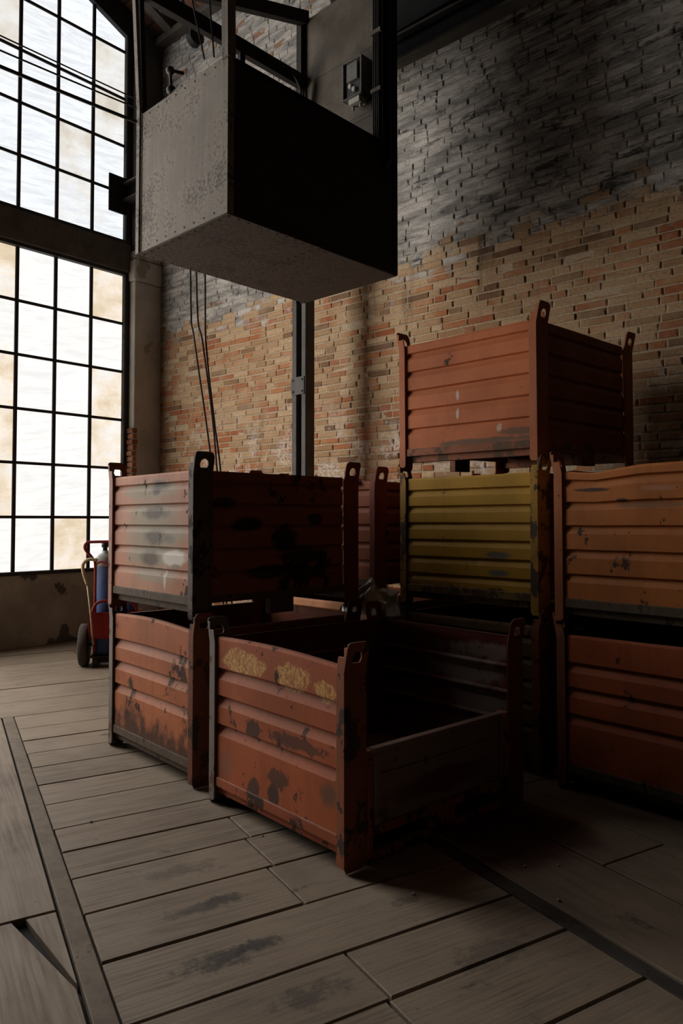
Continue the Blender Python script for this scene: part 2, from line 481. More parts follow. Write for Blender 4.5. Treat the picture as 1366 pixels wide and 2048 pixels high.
fs = MB(); fs.rbox(T0 - .3, TC + .3, -.3, BMAX + .3, -.12, -.028)
structure(fs.build('floor_base', M_SUB))
s1 = MB()
n0, n1 = -.95, 5.78
s1.prism([fl(ts(n0) - .071, n0, -.02), fl(ts(n0) - .004, n0, -.02), fl(ts(n1) - .004, n1, -.02), fl(ts(n1) - .071, n1, -.02)], (0, 0, .026))
structure(s1.build('trim_1', M_STRIP, None, .003))
s2 = MB()
s2.prism([fl(1.995, -.95, -.03), fl(2.055, -.95, -.03), fl(2.055, 4.9, -.03), fl(1.995, 4.9, -.03)], (0, 0, .024))
structure(s2.build('trim_2', M_STRIPD, None, .003))

# ------------------------------------------------------------------ walls
w = MB()
w.rbox(T0, TC, -.3, 0, -.1, .79); structure(w.build('wall_window', M_PLASTER))
w = MB()
pts = [(-.3, -.1), (BMAX + .3, -.1), (BMAX + .3, EAVE + .1), (-.3, EAVE + .1)]
w.prism([rm(TC, b, z) for b, z in pts], RA * .35)
n_slab = len(w.f)
rb_ = random.Random(5)
zz, row = .02, 0
while zz < EAVE - .03:
    hgt = rb_.uniform(.049, .054)
    bb = -.1 - rb_.uniform(0, .25)
    wav = lambda q: .008 * mnoise.noise(Vector((q * .8, row * .35, 0)))
    while bb < 9.2:
        ln = rb_.choice((.245, .245, .25, .235, .12, .125)) + rb_.uniform(-.012, .012)
        b0, b1 = max(bb, .0), bb + ln
        bb = b1 + rb_.uniform(.010, .017)
        if b1 - b0 < .03 or b1 <= 0: continue
        d = rb_.uniform(.005, .0115) if rb_.random() > .05 else rb_.uniform(-.002, .003)
        tl = [rb_.uniform(-.004, .004) for _ in range(4)]
        za, zb = zz + wav(b0), zz + wav(b1)
        c = rb_.uniform(.005, .010)
        j = lambda: rb_.uniform(-.004, .004)
        base = [(b0, za), (b1, zb), (b1, zb + hgt), (b0, za + hgt)]
        mid = [(b + j() * .6, z + j() * .6) for b, z in base]
        top = [(b0 + c + j(), za + c + j() * .5), (b1 - c + j(), zb + c + j() * .5), (b1 - c + j(), zb + hgt - c + j() * .5), (b0 + c + j(), za + hgt - c + j() * .5)]
        o = len(w.v)
        w.v += [rm(TC + .004, b, z) for b, z in base]
        w.v += [rm(TC - d * .55 + tl[i] * .5, *mid[i]) for i in range(4)]
        w.v += [rm(TC - d + tl[i], *top[i]) for i in range(4)]
        for k in (0, 4):
            for i in range(4):
                w.face((o + k + i, o + k + 4 + i, o + k + 4 + (i + 1) % 4, o + k + (i + 1) % 4))
        w.face((o + 11, o + 10, o + 9, o + 8))
    zz += hgt + rb_.uniform(.0115, .015); row += 1
wb = w.build('wall_brick', M_MORTAR)
wb.data.materials.append(M_BRICK)
for p in wb.data.polygons:
    if p.index >= n_slab: p.material_index = 1
lay = wb.data.uv_layers.new(name='UVMap')
co_ = [((v.co - RO).dot(RB), v.co.z) for v in wb.data.vertices]
for l in wb.data.loops:
    lay.data[l.index].uv = co_[l.vertex_index]
structure(wb)
w = MB(); w.rbox(T0 - .3, T0, -.3, BMAX + .3, -.1, EAVE + .2); structure(w.build('wall_left', M_BACK))
w = MB(); w.prism([rm(t, BMAX, z) for t, z in ((T0, -.1), (TC + .2, -.1), (TC + .2, EAVE + .2), (TR, zroof(TR) + .2), (T0, EAVE + .2))], RB * .3)
structure(w.build('wall_back', M_BACK))

# pilaster in the corner, with a worn capital and exposed brick on its arris
w = MB(); w.rbox(1.565, TC, -.3, .12, 0, 4.36); structure(w.build('wall_pilaster', M_PILASTER, None, .012))
w = MB(); w.rbox(1.545, TC, -.3, .145, 4.36, 4.64); w.rbox(1.555, TC, -.3, .13, 4.64, 4.75)
structure(w.build('trim_3', M_PILASTER, None, .03))
w = MB(); w.rbox(1.58, TC, -.3, .11, 4.75, EAVE + .1); structure(w.build('wall_corner', M_SOOT))
w = MB()
for k in range(36):
    z = .02 + k * .07
    dz = random.uniform(-.012, .012)
    w.rbox(1.535 + random.uniform(0, .012), 1.60 + random.uniform(-.006, .012), -.02, .128 + random.uniform(-.004, .006), z, z + .057)
N = NT('bare red jamb bricks')
c = N.mix(N.geo('Random Per Island'), (.20, .062, .028), (.40, .17, .08))
c = N.mix(N.ramp(N.noise(N.obj(), 30, 5, .7), .5, .7, 0, .6), c, (.42, .34, .27))
M_JAMB = N.surf(c, .9, 0, N.bump(N.noise(N.obj(), 50, 4), .5, .004))
structure(w.build('trim_4', M_JAMB, None, .006))

# ------------------------------------------------------------------ the window wall
MULT_NEAR = [1.52 - .449 * k for k in range(0, 6)]
MULT_FAR = [-.86 - .449 * k for k in range(0, 7)]
def zlim(t):
    return zroof(t) - .21
def window(name, zb, zt, rows, roofed, mat, MULT):
    TL, TH = MULT[-1], MULT[0]
    root = MB()
    # frame: jambs, sill and head
    zt_r = zlim(TH) if roofed else zt
    root.rbox(TH - .015, TH + .055, -.14, .0, zb - .04, zt_r)
    root.rbox(TL - .06, TL + .02, -.14, .0, zb - .04, zlim(TL) if roofed else zt)
    root.rbox(TL, TH, -.16, .012, zb - .04, zb)
    if roofed:
        for a, b in (((TH + .055, TR), (TR, TL)) if TL < TR else ((TH + .055, TL),)):
            root.prism([rm(a, -.14, zlim(a) - .02), rm(b, -.14, zlim(b) - .02), rm(b, -.14, zlim(b) + .45), rm(a, -.14, zlim(a) + .45)], RB * .14)
    else:
        root.rbox(TL, TH, -.14, .0, zt - .012, zt + .03)
    win = structure(root.build(name, M_MULL))
    bars = MB()
    for k, t in enumerate(MULT[1:-1]):
        top = zlim(t) if roofed else zt
        bars.rbox(t - .019, t + .019, -.10, -.045, zb, top)
    vb = bars.build('mullion', M_MULL, win)
    hb = MB()
    k = 1
    while True:
        z = zb + .602 * k + (rows if roofed else 0)
        if z > (11 if roofed else zt - .2): break
        if roofed:
            t_top = TC - (z + .21 - EAVE) / SLOPE
            t_hi = min(TH, t_top); t_lo = max(TL, 2 * TR - t_top)
            if t_hi < t_lo + .05: break
        else:
            t_hi, t_lo = TH, TL
        hb.rbox(t_lo, t_hi, -.095, -.05, z - .016, z + .016)
        k += 1
    hb.build('glazing_bar', M_MULL, win)
    gl = MB()
    zs = [zb] + [zb + .602 * j + (rows if roofed else 0) for j in range(1, 14 if roofed else 6)]
    if not roofed: zs = zs + [zt]
    for i in range(len(MULT) - 1):
        t1, t0 = MULT[i], MULT[i + 1]
        for j in range(len(zs) - 1):
            za, zc = zs[j], zs[j + 1]
            if roofed:
                l0, l1 = zlim(t0), zlim(t1)
                if za >= max(l0, l1): continue
                h0, h1 = max(za, min(zc, l0)), max(za, min(zc, l1))
            else:
                h0 = h1 = zc
            gl.prism([rm(t0, -.07, za), rm(t1, -.07, za), rm(t1, -.07, h1), rm(t0, -.07, h0)], RB * .004)
    gl.build('pane', mat, win)
    return win
window('window_1', .83, 4.45, 6, False, M_PANE_LO, MULT_NEAR)
window('window_2', 4.87, 0, .01, True, M_PANE_UP, MULT_NEAR)
window('window_3', .83, 4.45, 6, False, M_PANE_FAR_LO, MULT_FAR)
window('window_4', 4.87, 0, .01, True, M_PANE_HI, MULT_FAR)
TL = MULT_FAR[-1]
w = MB(); w.rbox(T0, 1.60, -.26, .03, 4.475, 4.83); structure(w.build('trim_5', M_TIMBER, None, .015))
w = MB(); w.prism([rm(t, -.3, z) for t, z in ((T0, .79), (TL - .05, .79), (TL - .05, zroof(TL) + .2), (T0, zroof(T0) + .2))], RB * .3)
structure(w.build('wall_window_end', M_BACK))
w = MB(); w.rbox(-.81, -.72, -.3, -.01, .79, zroof(-.8) + .1); structure(w.build('wall_pier', M_SOOT))
w = MB(); w.rbox(1.50, 1.60, -.3, -.01, .79, zlim(1.5)); structure(w.build('trim_6', M_SOOT))

# ------------------------------------------------------------------ roof
N = NT('terracotta roof tiles')
co = N.uv()
bt = N.n('ShaderNodeTexBrick', {'Vector': co, 'Color1': (.19, .07, .035, 1), 'Color2': (.25, .12, .07, 1), 'Mortar': (.05, .04, .03, 1),
         'Scale': 1.0, 'Mortar Size': .012, 'Brick Width': .30, 'Row Height': .16})
c = N.mix(N.ramp(N.noise(co, 5, 6, .7), .45, .7, 0, .7), bt.outputs[0], (.08, .06, .05))
M_TILE = N.surf(c, .9, 0, N.bump(N.math('SUBTRACT', 1.0, bt.outputs[1]), .5, .01))
w = MB()
for a, b in ((TC + .35, TR), (TR, T0 - .3)):
    w.prism([rm(a, -.6, zroof(a) + .12), rm(b, -.6, zroof(b) + .12), rm(b, -.6, zroof(b) + .22), rm(a, -.6, zroof(a) + .22)], RB * (BMAX + .9))
rf = w.build('ceiling', M_TILE)
lay = rf.data.uv_layers.new(name='UVMap')
for l in rf.data.loops:
    p = rf.data.vertices[l.vertex_index].co
    lay.data[l.index].uv = ((p - RO).dot(RB), (p - RO).dot(RA))
structure(rf)
k = 7
for i in range(9):
    b = .42 + i * 1.5 if i else .36
    w = MB()
    for a, c in ((TC, TR), (TR, T0)):
        w.prism([rm(a, b, zroof(a) - .06), rm(c, b, zroof(c) - .06), rm(c, b, zroof(c) + .11), rm(a, b, zroof(a) + .11)], RB * .13)
    structure(w.build('trim_%d' % k, M_TIMBER, None, .01)); k += 1
w = MB(); w.rbox(TC - .14, TC - .001, .0, BMAX, EAVE - .04, EAVE + .04)
structure(w.build('trim_%d' % k, M_TIMBER, None, .01))

# ------------------------------------------------------------------ stacking bins
BL_, BW_, BH_, PITCHZ = 1.2, 1.015, .91, .853
GR = 'steel stacking bins'
GROOVE_6 = [.150 + .0, .258, .375, .495, .615, .735]

def corr_panel(face, length, z0, z1, grooves, off=.012, depth=.02, wlow=.05, dents=.003, sag=None, start=0.0, th=.005, seed=0):
    prof = [(z0, 0.0)]
    for g in grooves:
        prof += [(g - wlow, 0.0), (g - .010, depth * .8), (g - .002, depth), (g + .003, depth), (g + .012, 0.0)]
    prof += [(z1 - .012, 0.0), (z1, 0.004)]
    n = 16
    mb = MB()
    def P(u, z, d):
        if face == 'u0': return Vector((off + d, u, z))
        if face == 'uL': return Vector((BL_ - off - d, u, z))
        if face == 'v0': return Vector((u, off + d, z))
        return Vector((u, BW_ - off - d, z))
    rows = len(prof)
    for side in (0, 1):
        for j, (z, d) in enumerate(prof):
            for i in range(n + 1):
                u = start + length * i / n
                e = min(i, n - i) / n
                dn = mnoise.noise(Vector((u * 2.6 + seed * 7, z * 4, seed))) * dents * min(1, e * 6)
                zz = z
                if sag:
                    zz = z + sag(i / n) * max(0, (z - z0) / (z1 - z0)) ** 4
                t = 0 if side == 0 else (th if j < rows - 2 else .022)
                mb.v.append(P(u, zz, d + dn + t))
    S = rows * (n + 1)
    flip = face in ('u0', 'vW')
    def q(a, b, c, d):
        mb.face((a, b, c, d) if not flip else (d, c, b, a))
    for j in range(rows - 1):
        for i in range(n):
            a = j * (n + 1) + i
            q(a, a + 1, a + n + 2, a + n + 1)
            q(S + a + n + 1, S + a + n + 2, S + a + 1, S + a)
    for i in range(n):
        q(S + i, S + i + 1, i + 1, i)
        a = (rows - 1) * (n + 1) + i
        q(a, a + 1, S + a + 1, S + a)
    for j in range(rows - 1):
        a = j * (n + 1)
        q(S + a, a, a + n + 1, S + a + n + 1)
        b = a + n
        q(b, S + b, S + b + n + 1, b + n + 1)
    return mb

def corner_post(su, sv, pw=.12, fw=.05):
    """Folded angle: wide plate with a flared, holed ear on the v face, narrow flange on the u face."""
    import bmesh
    bm = bmesh.new()
    ZB, FL = .79, .026
    def V(u, z, v=0.0):
        fl_ = 0 if z <= ZB else FL * (z - ZB) / (BH_ - ZB)
        return ((u if su > 0 else BL_ - u), ((v - fl_) if sv > 0 else BW_ - v + fl_), z)
    cache = {}
    def vert(u, z, v=0.0):
        k = (round(u, 5), round(z, 5), round(v, 5))
        if k not in cache: cache[k] = bm.verts.new(V(u, z, v))
        return cache[k]
    r = .03
    arc = lambda cx, cz, a0, a1, rr=r, n=5: [(cx + rr * math.cos(math.radians(a0 + (a1 - a0) * i / n)), cz + rr * math.sin(math.radians(a0 + (a1 - a0) * i / n))) for i in range(n + 1)]
    low = arc(pw - r, r, -90, 0) + [(pw, ZB), (0, ZB), (0, .02), (.012, 0)]
    bm.faces.new([vert(u, z) for u, z in low])
    # ear: outline and hole joined by quads to keep it one sheet
    hc, hz, hr = pw * .5, .842, .027
    out = [(0, ZB), (pw * .5, ZB), (pw, ZB), (pw, hz)] + arc(pw - r, BH_ - r, 0, 90) + [(pw * .5, BH_)] + arc(r * .6, BH_ - r * .6, 90, 180, r * .6, 3) + [(0, hz)]
    n = len(out)
    hole = []
    for u, z in out:
        a = math.atan2(z - hz, u - hc)
        hole.append((hc + hr * math.cos(a), hz + (hr * 1.12 * math.sin(a) if math.sin(a) > 0 else max(-hr * .62, hr * 1.12 * math.sin(a)))))
    for i in range(n):
        a, b = out[i], out[(i + 1) % n]
        c, d = hole[(i + 1) % n], hole[i]
        bm.faces.new([vert(*a), vert(*b), vert(*c), vert(*d)])
    # flange on the u face
    bm.faces.new([vert(0, .02), vert(0, ZB), vert(0, ZB, fw), vert(0, .035, fw), vert(0, .02, fw - .012)])
    bm.faces.new([vert(0, ZB), vert(0, hz), vert(0, hz, fw), vert(0, ZB, fw)])
    bm.faces.new([vert(0, hz), vert(0, BH_ - r * .6), vert(0, BH_ - r * .6, .024), vert(0, .853, .016), vert(0, .853, fw), vert(0, hz, fw)])
    bmesh.ops.recalc_face_normals(bm, faces=bm.faces)
    cen = Vector((BL_ / 2, BW_ / 2, .4))
    bm.faces.ensure_lookup_table()
    f0 = bm.faces[0]
    if f0.normal.dot(f0.calc_center_median() - cen) < 0:
        bmesh.ops.reverse_faces(bm, faces=bm.faces)
    me = bpy.data.meshes.new('corner_post')
    bm.to_mesh(me); bm.free()
    return me

def make_bin(label, x, y, level, yaw, style, mats, grooves=None, tilt=(0, 0), sag=None, gate=False, dz=0.0, hid=()):
    """mats: dict side, front, post_n, post, rail, inside.  style 'A' = six planks, 'B' = three wide grooves."""
    t = thing('stacking_bin', label, 'storage bin', (x, y, level * PITCHZ + dz), math.radians(yaw), GR)
    t.rotation_euler = (math.radians(tilt[0]), math.radians(tilt[1]), math.radians(yaw))
    sd = x * 3 + y
    if style == 'A':
        g = grooves or [.262, .385, .508, .630, .748]
        wl, dp = .034, .015
    else:
        g = grooves or [.388, .526, .657]
        wl, dp = .044, .020
    for k, (su, sv) in enumerate(((1, 1), (1, -1), (-1, 1), (-1, -1))):
        me = corner_post(su, sv)
        me.materials.append(mats.get('post_n' if k == 0 else ('post_l' if k == 1 else 'post')) or mats['post'])
        o = bpy.data.objects.new('corner_post', me); COL.objects.link(o); o.parent = t
        m = o.modifiers.new('solid', 'SOLIDIFY'); m.thickness = .009; m.offset = -1
        m = o.modifiers.new('bevel', 'BEVEL'); m.width = .004; m.segments = 2; m.limit_method = 'ANGLE'; m.angle_limit = math.radians(50)
    z1 = .812
    corr_panel('u0', BW_ - .115, .135, z1, g, .012, dp, wl, .004, sag, .057, seed=sd).build('corrugated_panel', mats['side'], t)
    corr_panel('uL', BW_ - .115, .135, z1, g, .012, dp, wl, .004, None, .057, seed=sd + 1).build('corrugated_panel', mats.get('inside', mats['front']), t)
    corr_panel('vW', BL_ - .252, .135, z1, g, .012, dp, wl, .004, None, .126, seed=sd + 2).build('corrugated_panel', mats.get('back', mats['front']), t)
    if gate:
        # drop gate hung low between two guide channels
        gt = MB()
        gt.box(.165, BL_ - .165, .004, .030, .15, .458)
        gt.box(.165, BL_ - .165, -.004, .036, .440, .462)
        gt.box(.165, .195, -.006, .004, .15, .44); gt.box(BL_ - .195, BL_ - .165, -.006, .004, .15, .44)
        gt.box(.195, BL_ - .195, -.005, .004, .338, .352)
        gt.build('drop_gate', mats['gate'], t, .004)
        for a in (.126, BL_ - .155):
            gc = MB(); gc.box(a, a + .029, -.004, .05, .03, .46)
            gc.build('guide_channel', mats['rail'], t, .003)
    else:
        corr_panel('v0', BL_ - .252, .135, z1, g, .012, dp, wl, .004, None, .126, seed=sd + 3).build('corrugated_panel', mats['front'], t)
    for a in (.006, BL_ - .056):
        r = MB(); r.box(a, a + .05, .052, BW_ - .052, .092, .140); r.build('base_rail', mats['rail'], t, .005)
    for b in (.010, BW_ - .06):
        r = MB(); r.box(.122, BL_ - .122, b, b + .05, .100, .142)
        r.box(BL_ * .5 - .085, BL_ * .5 + .085, b, b + .05, .012, .100)
        if style == 'B':
            r.box(.122, BL_ - .122, b, b + .045, .004, .034)
        r.build('fork_frame', mats['rail'], t, .004)
    r = MB(); r.box(.05, BL_ - .05, .05, BW_ - .05, .136, .144); r.build('bin_floor', mats['rail'], t)
    # runner skids that tie the near and far feet together
    for u in (.03, BL_ - .07):
        r = MB(); r.box(u, u + .04, .02, BW_ - .02, .052, .094); r.build('runner', mats['rail'], t, .004)
    return t

OR = (.42, .145, .062)
RED = (.40, .105, .045)
M = {}
rust_rail = steel('rusted bin base', (.125, .09, .063), 3, .6, .8, (.03, .02, .015), .5, 0, 8)
grey_post = paint('worn grey post', (.24, .195, .165), 27, .9, (.09, .06, .045), .4)
rust_rail_or = paint('worn orange base', RED, 6, .95, dust=.7)
dark_rust = paint('dark rusted post', (.115, .080, .056), 2, .8, (.025, .018, .015), .4)
# upper left bin
OG = (.35, .285, .19)
ul_side = paint('salmon paint with oily smears', (.54, .225, .125), 1, .3, dust=.45, low_rust=.035, blobs=[
    (.48, .47, .46, .40, OG, .85, .4, .7, 3.5),
    (.50, .715, .44, .060, OG, .95, .35, .5, 5), (.46, .59, .34, .062, OG, .9, .4, .5, 5), (.40, .47, .42, .062, OG, .95, .4, .5, 5), (.47, .34, .40, .066, OG, .9, .4, .5, 5), (.45, .23, .30, .05, OG, .75, .4, .5, 5),
    (.40, .74, .14, .05, (.09, .07, .05), .92, .5, .7, 7), (.43, .71, .055, .035, (.06, .05, .04), .8, .5, .8, 9), (.44, .585, .19, .055, (.11, .078, .05), .95, .45, .6, 8), (.44, .45, .17, .06, (.12, .09, .06), .92, .5, .6, 8),
    (.50, .325, .15, .06, (.10, .055, .028), .95, .4, .6, 8), (.27, .44, .09, .04, (.16, .15, .13), .7, .5, .8, 8),
    (.22, .335, .17, .055, (.74, .68, .58), .95, .35, .45, 7), (.32, .22, .022, .09, (.70, .60, .52), .8, .3, .8, 7), (.21, .29, .06, .02, (.25, .20, .15), .8, .3, .5)])
blk = (.018, .014, .012)
ul_front = paint('shade darkened orange paint with black blotches', (.30, .10, .05), 3, .75, (.02, .015, .012), .2, blobs=[  # blotches are paint damage; shade of the unlit face darkens the base
    (.35, .52, .14, .05, blk, .95, .4, .4, 6, 'x'), (.62, .44, .12, .09, blk, .95, .5, .4, 5, 'x'), (.85, .55, .08, .05, blk, .95, .5, .4, 7, 'x'), (.75, .34, .2, .06, blk, .95, .5, .4, 6, 'x'), (.5, .25, .2, .05, blk, .95, .5, .4, 6, 'x'), (.2, .64, .1, .04, blk, .9, .5, .4, 7, 'x')])
ul_post = paint('salmon post paint', (.40, .17, .11), 4, .45, dust=.3)
ll_side = paint('orange paint rusting from below', (.50, .155, .058), 5, .55, dust=.75, low_rust=.30, dust_col=(.30, .22, .17))
ll_post = paint('rust brown post', (.20, .065, .03), 6, .95)
YC = (.74, .46, .15)
f_side = paint('red orange paint, chipped', (.46, .115, .040), 7, .5, dust=.65, dust_col=(.25, .15, .11), blobs=[
    (.735, .725, .19, .062, YC, .95, .6, .2, 17, 's'), (.36, .715, .13, .072, YC, .95, .6, .2, 19, 's'), (.13, .69, .075, .05, (.72, .40, .13), .95, .6, .2, 22, 's'),
    (.64, .172, .055, .05, (.06, .045, .035), .85, .7, .3), (.49, .175, .05, .055, (.055, .042, .034), .9, .7, .3), (.45, .255, .085, .045, (.06, .045, .035), .75, 1.2, .25, 14),
    (.10, .285, .08, .075, (.16, .09, .055), .8, .7, .7), (.65, .43, .06, .05, (.05, .035, .03), .85, 1.2, .2, 18), (.33, .44, .2, .03, (.05, .035, .03), .7, 1.3, .2, 22), (.9, .22, .1, .1, (.28, .13, .08), .6, .6, .8)])
f_post = paint('red orange post, scraped', (.36, .115, .05), 8, .95, (.05, .04, .035))
f_in = paint('dark red scraped inside', (.20, .045, .028), 9, .5, (.10, .09, .08), .5, streak=.6, blobs=[
    (.35, .60, .32, .10, (.46, .41, .37), .85, .8, .6, 8), (.22, .72, .30, .05, (.55, .47, .41), .6, 1.0, .5, 12), (.25, .45, .3, .09, (.42, .37, .33), .8, .9, .6, 9), (.3, .3, .3, .08, (.38, .33, .29), .7, .9, .6, 9)])
f_gate = paint('grey brown gate paint', (.30, .20, .155), 10, .6, (.10, .09, .08), .8, blobs=[
    (.6, .24, .45, .07, (.15, .03, .02), .8, .5, .5, 6, 'x')], dust_col=(.20, .13, .105))
t_side = paint('plain orange paint', (.58, .17, .062), 11, .10, dust=.3, low_rust=.03, streak=.12, blobs=[
    (.555, .445, .014, .034, (.62, .50, .42), .95, .4, .3, 20), (.555, .335, .012, .04, (.62, .50, .42), .95, .4, .3, 20), (.26, .225, .02, .03, (.6, .44, .36), .8, .8, .3, 20),
    (.36, .155, .5, .022, (.13, .09, .06), .85, .9, .5, 7), (.13, .195, .16, .03, (.12, .085, .06), .8, .8, .5, 7)])
t_front = paint('shade darkened orange front', (.36, .12, .055), 12, .15, dust=.3, low_rust=.05)  # darker copy of the orange: shade of the unlit face is painted in
t_post = paint('orange post', (.52, .165, .07), 13, .15)
GY = (.135, .135, .125)
y_side = paint('mustard yellow paint', (.58, .315, .036), 14, .12, dust=.35, low_rust=.06, streak=.15, blobs=[
    (.27, .345, .10, .028, GY, .85, .45, .5, 6), (.27, .24, .10, .030, GY, .85, .45, .5, 6), (.45, .30, .04, .02, (.2, .15, .05), .5, .6, .5)])
y_front = paint('shade darkened front of the yellow bin', (.20, .05, .03), 15, .3)  # shade of the face turned from the window is in this colour
y_post = paint('yellow post, peeling', (.42, .235, .04), 16, 1.15, (.06, .05, .042))
yl_side = paint('olive brown paint', (.17, .10, .042), 17, .6, dust=.8, dust_col=(.2, .16, .12))
ru_side = paint('bright orange paint, scraped', (.50, .165, .042), 18, .33, dust=.35, low_rust=.025, blobs=[
    (.80, .70, .12, .012, (.05, .035, .03), .9, .5, .4, 14), (.64, .645, .04, .012, (.05, .035, .03), .9, .8, .4, 14), (.5, .62, .2, .02, (.2, .10, .045), .7, .8, .4, 10), (.45, .70, .12, .02, (.5, .26, .19), .6, .5, .8, 8)])
ru_post = paint('orange post, edge rusted', (.46, .155, .06), 19, .55)
rl_side = paint('deep red orange paint', (.46, .115, .042), 20, .33, dust=.5)
rl_post = paint('dull red post', (.26, .085, .045), 21, .6)
bu_side = paint('brick orange paint', (.40, .12, .055), 22, .4, dust=.4)
bl_side = paint('light orange paint', (.48, .20, .09), 23, .2, dust=.4)
dark_red = paint('shade darkened red paint', (.22, .06, .032), 24, .4)  # red kept dark so bin fronts carry their shade in the paint

t_rail = paint('orange base worn to rust', (.36, .125, .06), 25, 1.2, (.10, .075, .055), .4)
y_rail = paint('yellow base worn to rust', (.30, .19, .05), 26, 1.3, (.075, .055, .04), .4)
make_bin('salmon orange bin smeared with grey stains, top of the stack nearest the window', -.782, 3.915, 1, 42.1, 'A',
         dict(side=ul_side, front=ul_front, post_n=dark_rust, post_l=ul_post, post=dark_red, rail=rust_rail))
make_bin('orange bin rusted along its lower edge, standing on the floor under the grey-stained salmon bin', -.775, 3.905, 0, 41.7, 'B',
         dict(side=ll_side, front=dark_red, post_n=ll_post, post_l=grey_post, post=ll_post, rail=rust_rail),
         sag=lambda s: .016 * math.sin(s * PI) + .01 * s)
make_bin('foremost open red orange bin with yellow scratched patches and a low drop gate', .011, 2.973, 0, 41.35, 'B',
         dict(side=f_side, front=dark_red, inside=f_in, back=f_in, post_n=f_post, post_l=grey_post, post=dark_red, rail=rust_rail_or, gate=f_gate),
         sag=lambda s: .012 * math.sin(s * PI) + .01 * s, gate=True)
make_bin('plain orange bin with white drips, topmost of the three-high stack', 1.086, 4.10, 2, 44.1, 'A',
         dict(side=t_side, front=t_front, post=t_post, rail=t_rail), tilt=(.4, -.9), dz=.004)
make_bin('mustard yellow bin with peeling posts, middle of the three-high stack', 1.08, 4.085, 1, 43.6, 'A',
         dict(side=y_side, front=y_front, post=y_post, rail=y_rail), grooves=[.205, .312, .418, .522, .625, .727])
make_bin('olive brown bin on the floor beneath the mustard yellow bin', 1.08, 4.085, 0, 43.6, 'A',
         dict(side=yl_side, front=dark_red, post_n=ll_post, post=yl_side, rail=rust_rail))
make_bin('bright orange bin with a bent rim, on top at the right edge', 1.80, 3.17, 1, 41.9, 'A',
         dict(side=ru_side, front=t_front, post=ru_post, rail=rust_rail),
         sag=lambda s: -.028 * max(0, 1 - abs(s - .82) / .28) + .012 * (1 - s), grooves=[.258, .384, .510, .635, .757])
make_bin('deep red orange bin on the floor at the right edge, under the bright orange bin', 1.81, 3.18, 0, 42.0, 'B',
         dict(side=rl_side, front=dark_red, post=rl_post, rail=rust_rail), sag=lambda s: -.012 * s)
make_bin('brick orange bin behind, between the grey-stained salmon bin and the mustard yellow bin', .226, 5.05, 1, 44.0, 'A',
         dict(side=bu_side, front=dark_red, post_n=dark_red, post=dark_red, rail=rust_rail))
make_bin('light orange bin on the floor behind, with a plastic bag over its corner', .226, 5.05, 0, 44.0, 'A',
         dict(side=bl_side, front=dark_red, post=dark_red, rail=rust_rail))

# ------------------------------------------------------------------ plastic bag and sheet
def mat_plastic(name, col, alpha):
    N = NT(name)
    g = N.n('ShaderNodeBsdfGlossy', {'Color': (.8, .8, .8, 1), 'Roughness': .22})
    d = N.n('ShaderNodeBsdfDiffuse', {'Color': (*col, 1)})
    tr = N.n('ShaderNodeBsdfTransparent', {'Color': (.9, .9, .9, 1)})
    tl = N.n('ShaderNodeBsdfTranslucent', {'Color': (*col, 1)})
    a = N.n('ShaderNodeMixShader', {0: .45, 1: d.outputs[0], 2: tl.outputs[0]})
    b = N.n('ShaderNodeMixShader', {0: .16, 1: a.outputs[0], 2: g.outputs[0]})
    c = N.n('ShaderNodeMixShader', {0: alpha, 1: tr.outputs[0], 2: b.outputs[0]})
    N.t.links.new(c.outputs[0], N.out.inputs[0])
    return N.m
M_BAG = mat_plastic('crumpled clear plastic', (.66, .63, .58), .88)
M_SHEET = mat_plastic('white plastic sheet', (.55, .53, .50), .92)
def crumple(nx, ny, fn, amp, sc, seed):
    mb = MB()
    for j in range(ny + 1):
        for i in range(nx + 1):
            p = Vector(fn(i / nx, j / ny))
            q = p * sc + Vector((seed, seed * 2, 0))
            d = Vector((abs(mnoise.noise(q)) - .25, abs(mnoise.noise(q + Vector((5, 0, 0)))) - .25, abs(mnoise.noise(q + Vector((0, 9, 0)))) - .25))
            mb.v.append(p + d * amp)
    for j in range(ny):
        for i in range(nx):
            a = j * (nx + 1) + i
            mb.face((a, a + 1, a + nx + 2, a + nx + 1), False)
    return mb
def bag_fn(s, t):
    a = s * 2 * PI
    r = .015 + .16 * t ** .8
    z = .165 * (1 - t ** 1.7) + (.05 * math.sin(a * 3) * t)
    return (r * 1.15 * math.cos(a), r * .8 * math.sin(a), z)
bag = crumple(40, 18, bag_fn, .11, 9, 2).build('plastic_bag', M_BAG)
bag.location = (.205, 4.93, .80)
tag(bag, 'crumpled clear plastic bag slung over the bin corner in the gap between the stacks', 'bag')
mm = bag.modifiers.new('solid', 'SOLIDIFY'); mm.thickness = .0015

u2, v2 = Vector((math.cos(math.radians(44)), math.sin(math.radians(44)), 0)), Vector((-math.sin(math.radians(44)), math.cos(math.radians(44)), 0))
bo = Vector((.226, 5.05, PITCHZ))
def sheet_fn(s, t):
    v = .16 + .62 * s
    k = t * 2 - 1
    uu = .018 + .035 * k
    z = .836 - .05 * k * k + .012 * math.sin(s * 21) + (.035 if .72 < s < .92 else 0) * (1 - k * k)
    p = bo + u2 * uu + v2 * v
    return (p.x, p.y, PITCHZ + z)
sh = crumple(40, 8, sheet_fn, .03, 14, 5).build('plastic_sheet', M_SHEET)
tag(sh, 'white plastic sheet folded over the rim of the brick orange bin behind', 'sheet')
mm = sh.modifiers.new('solid', 'SOLIDIFY'); mm.thickness = .002

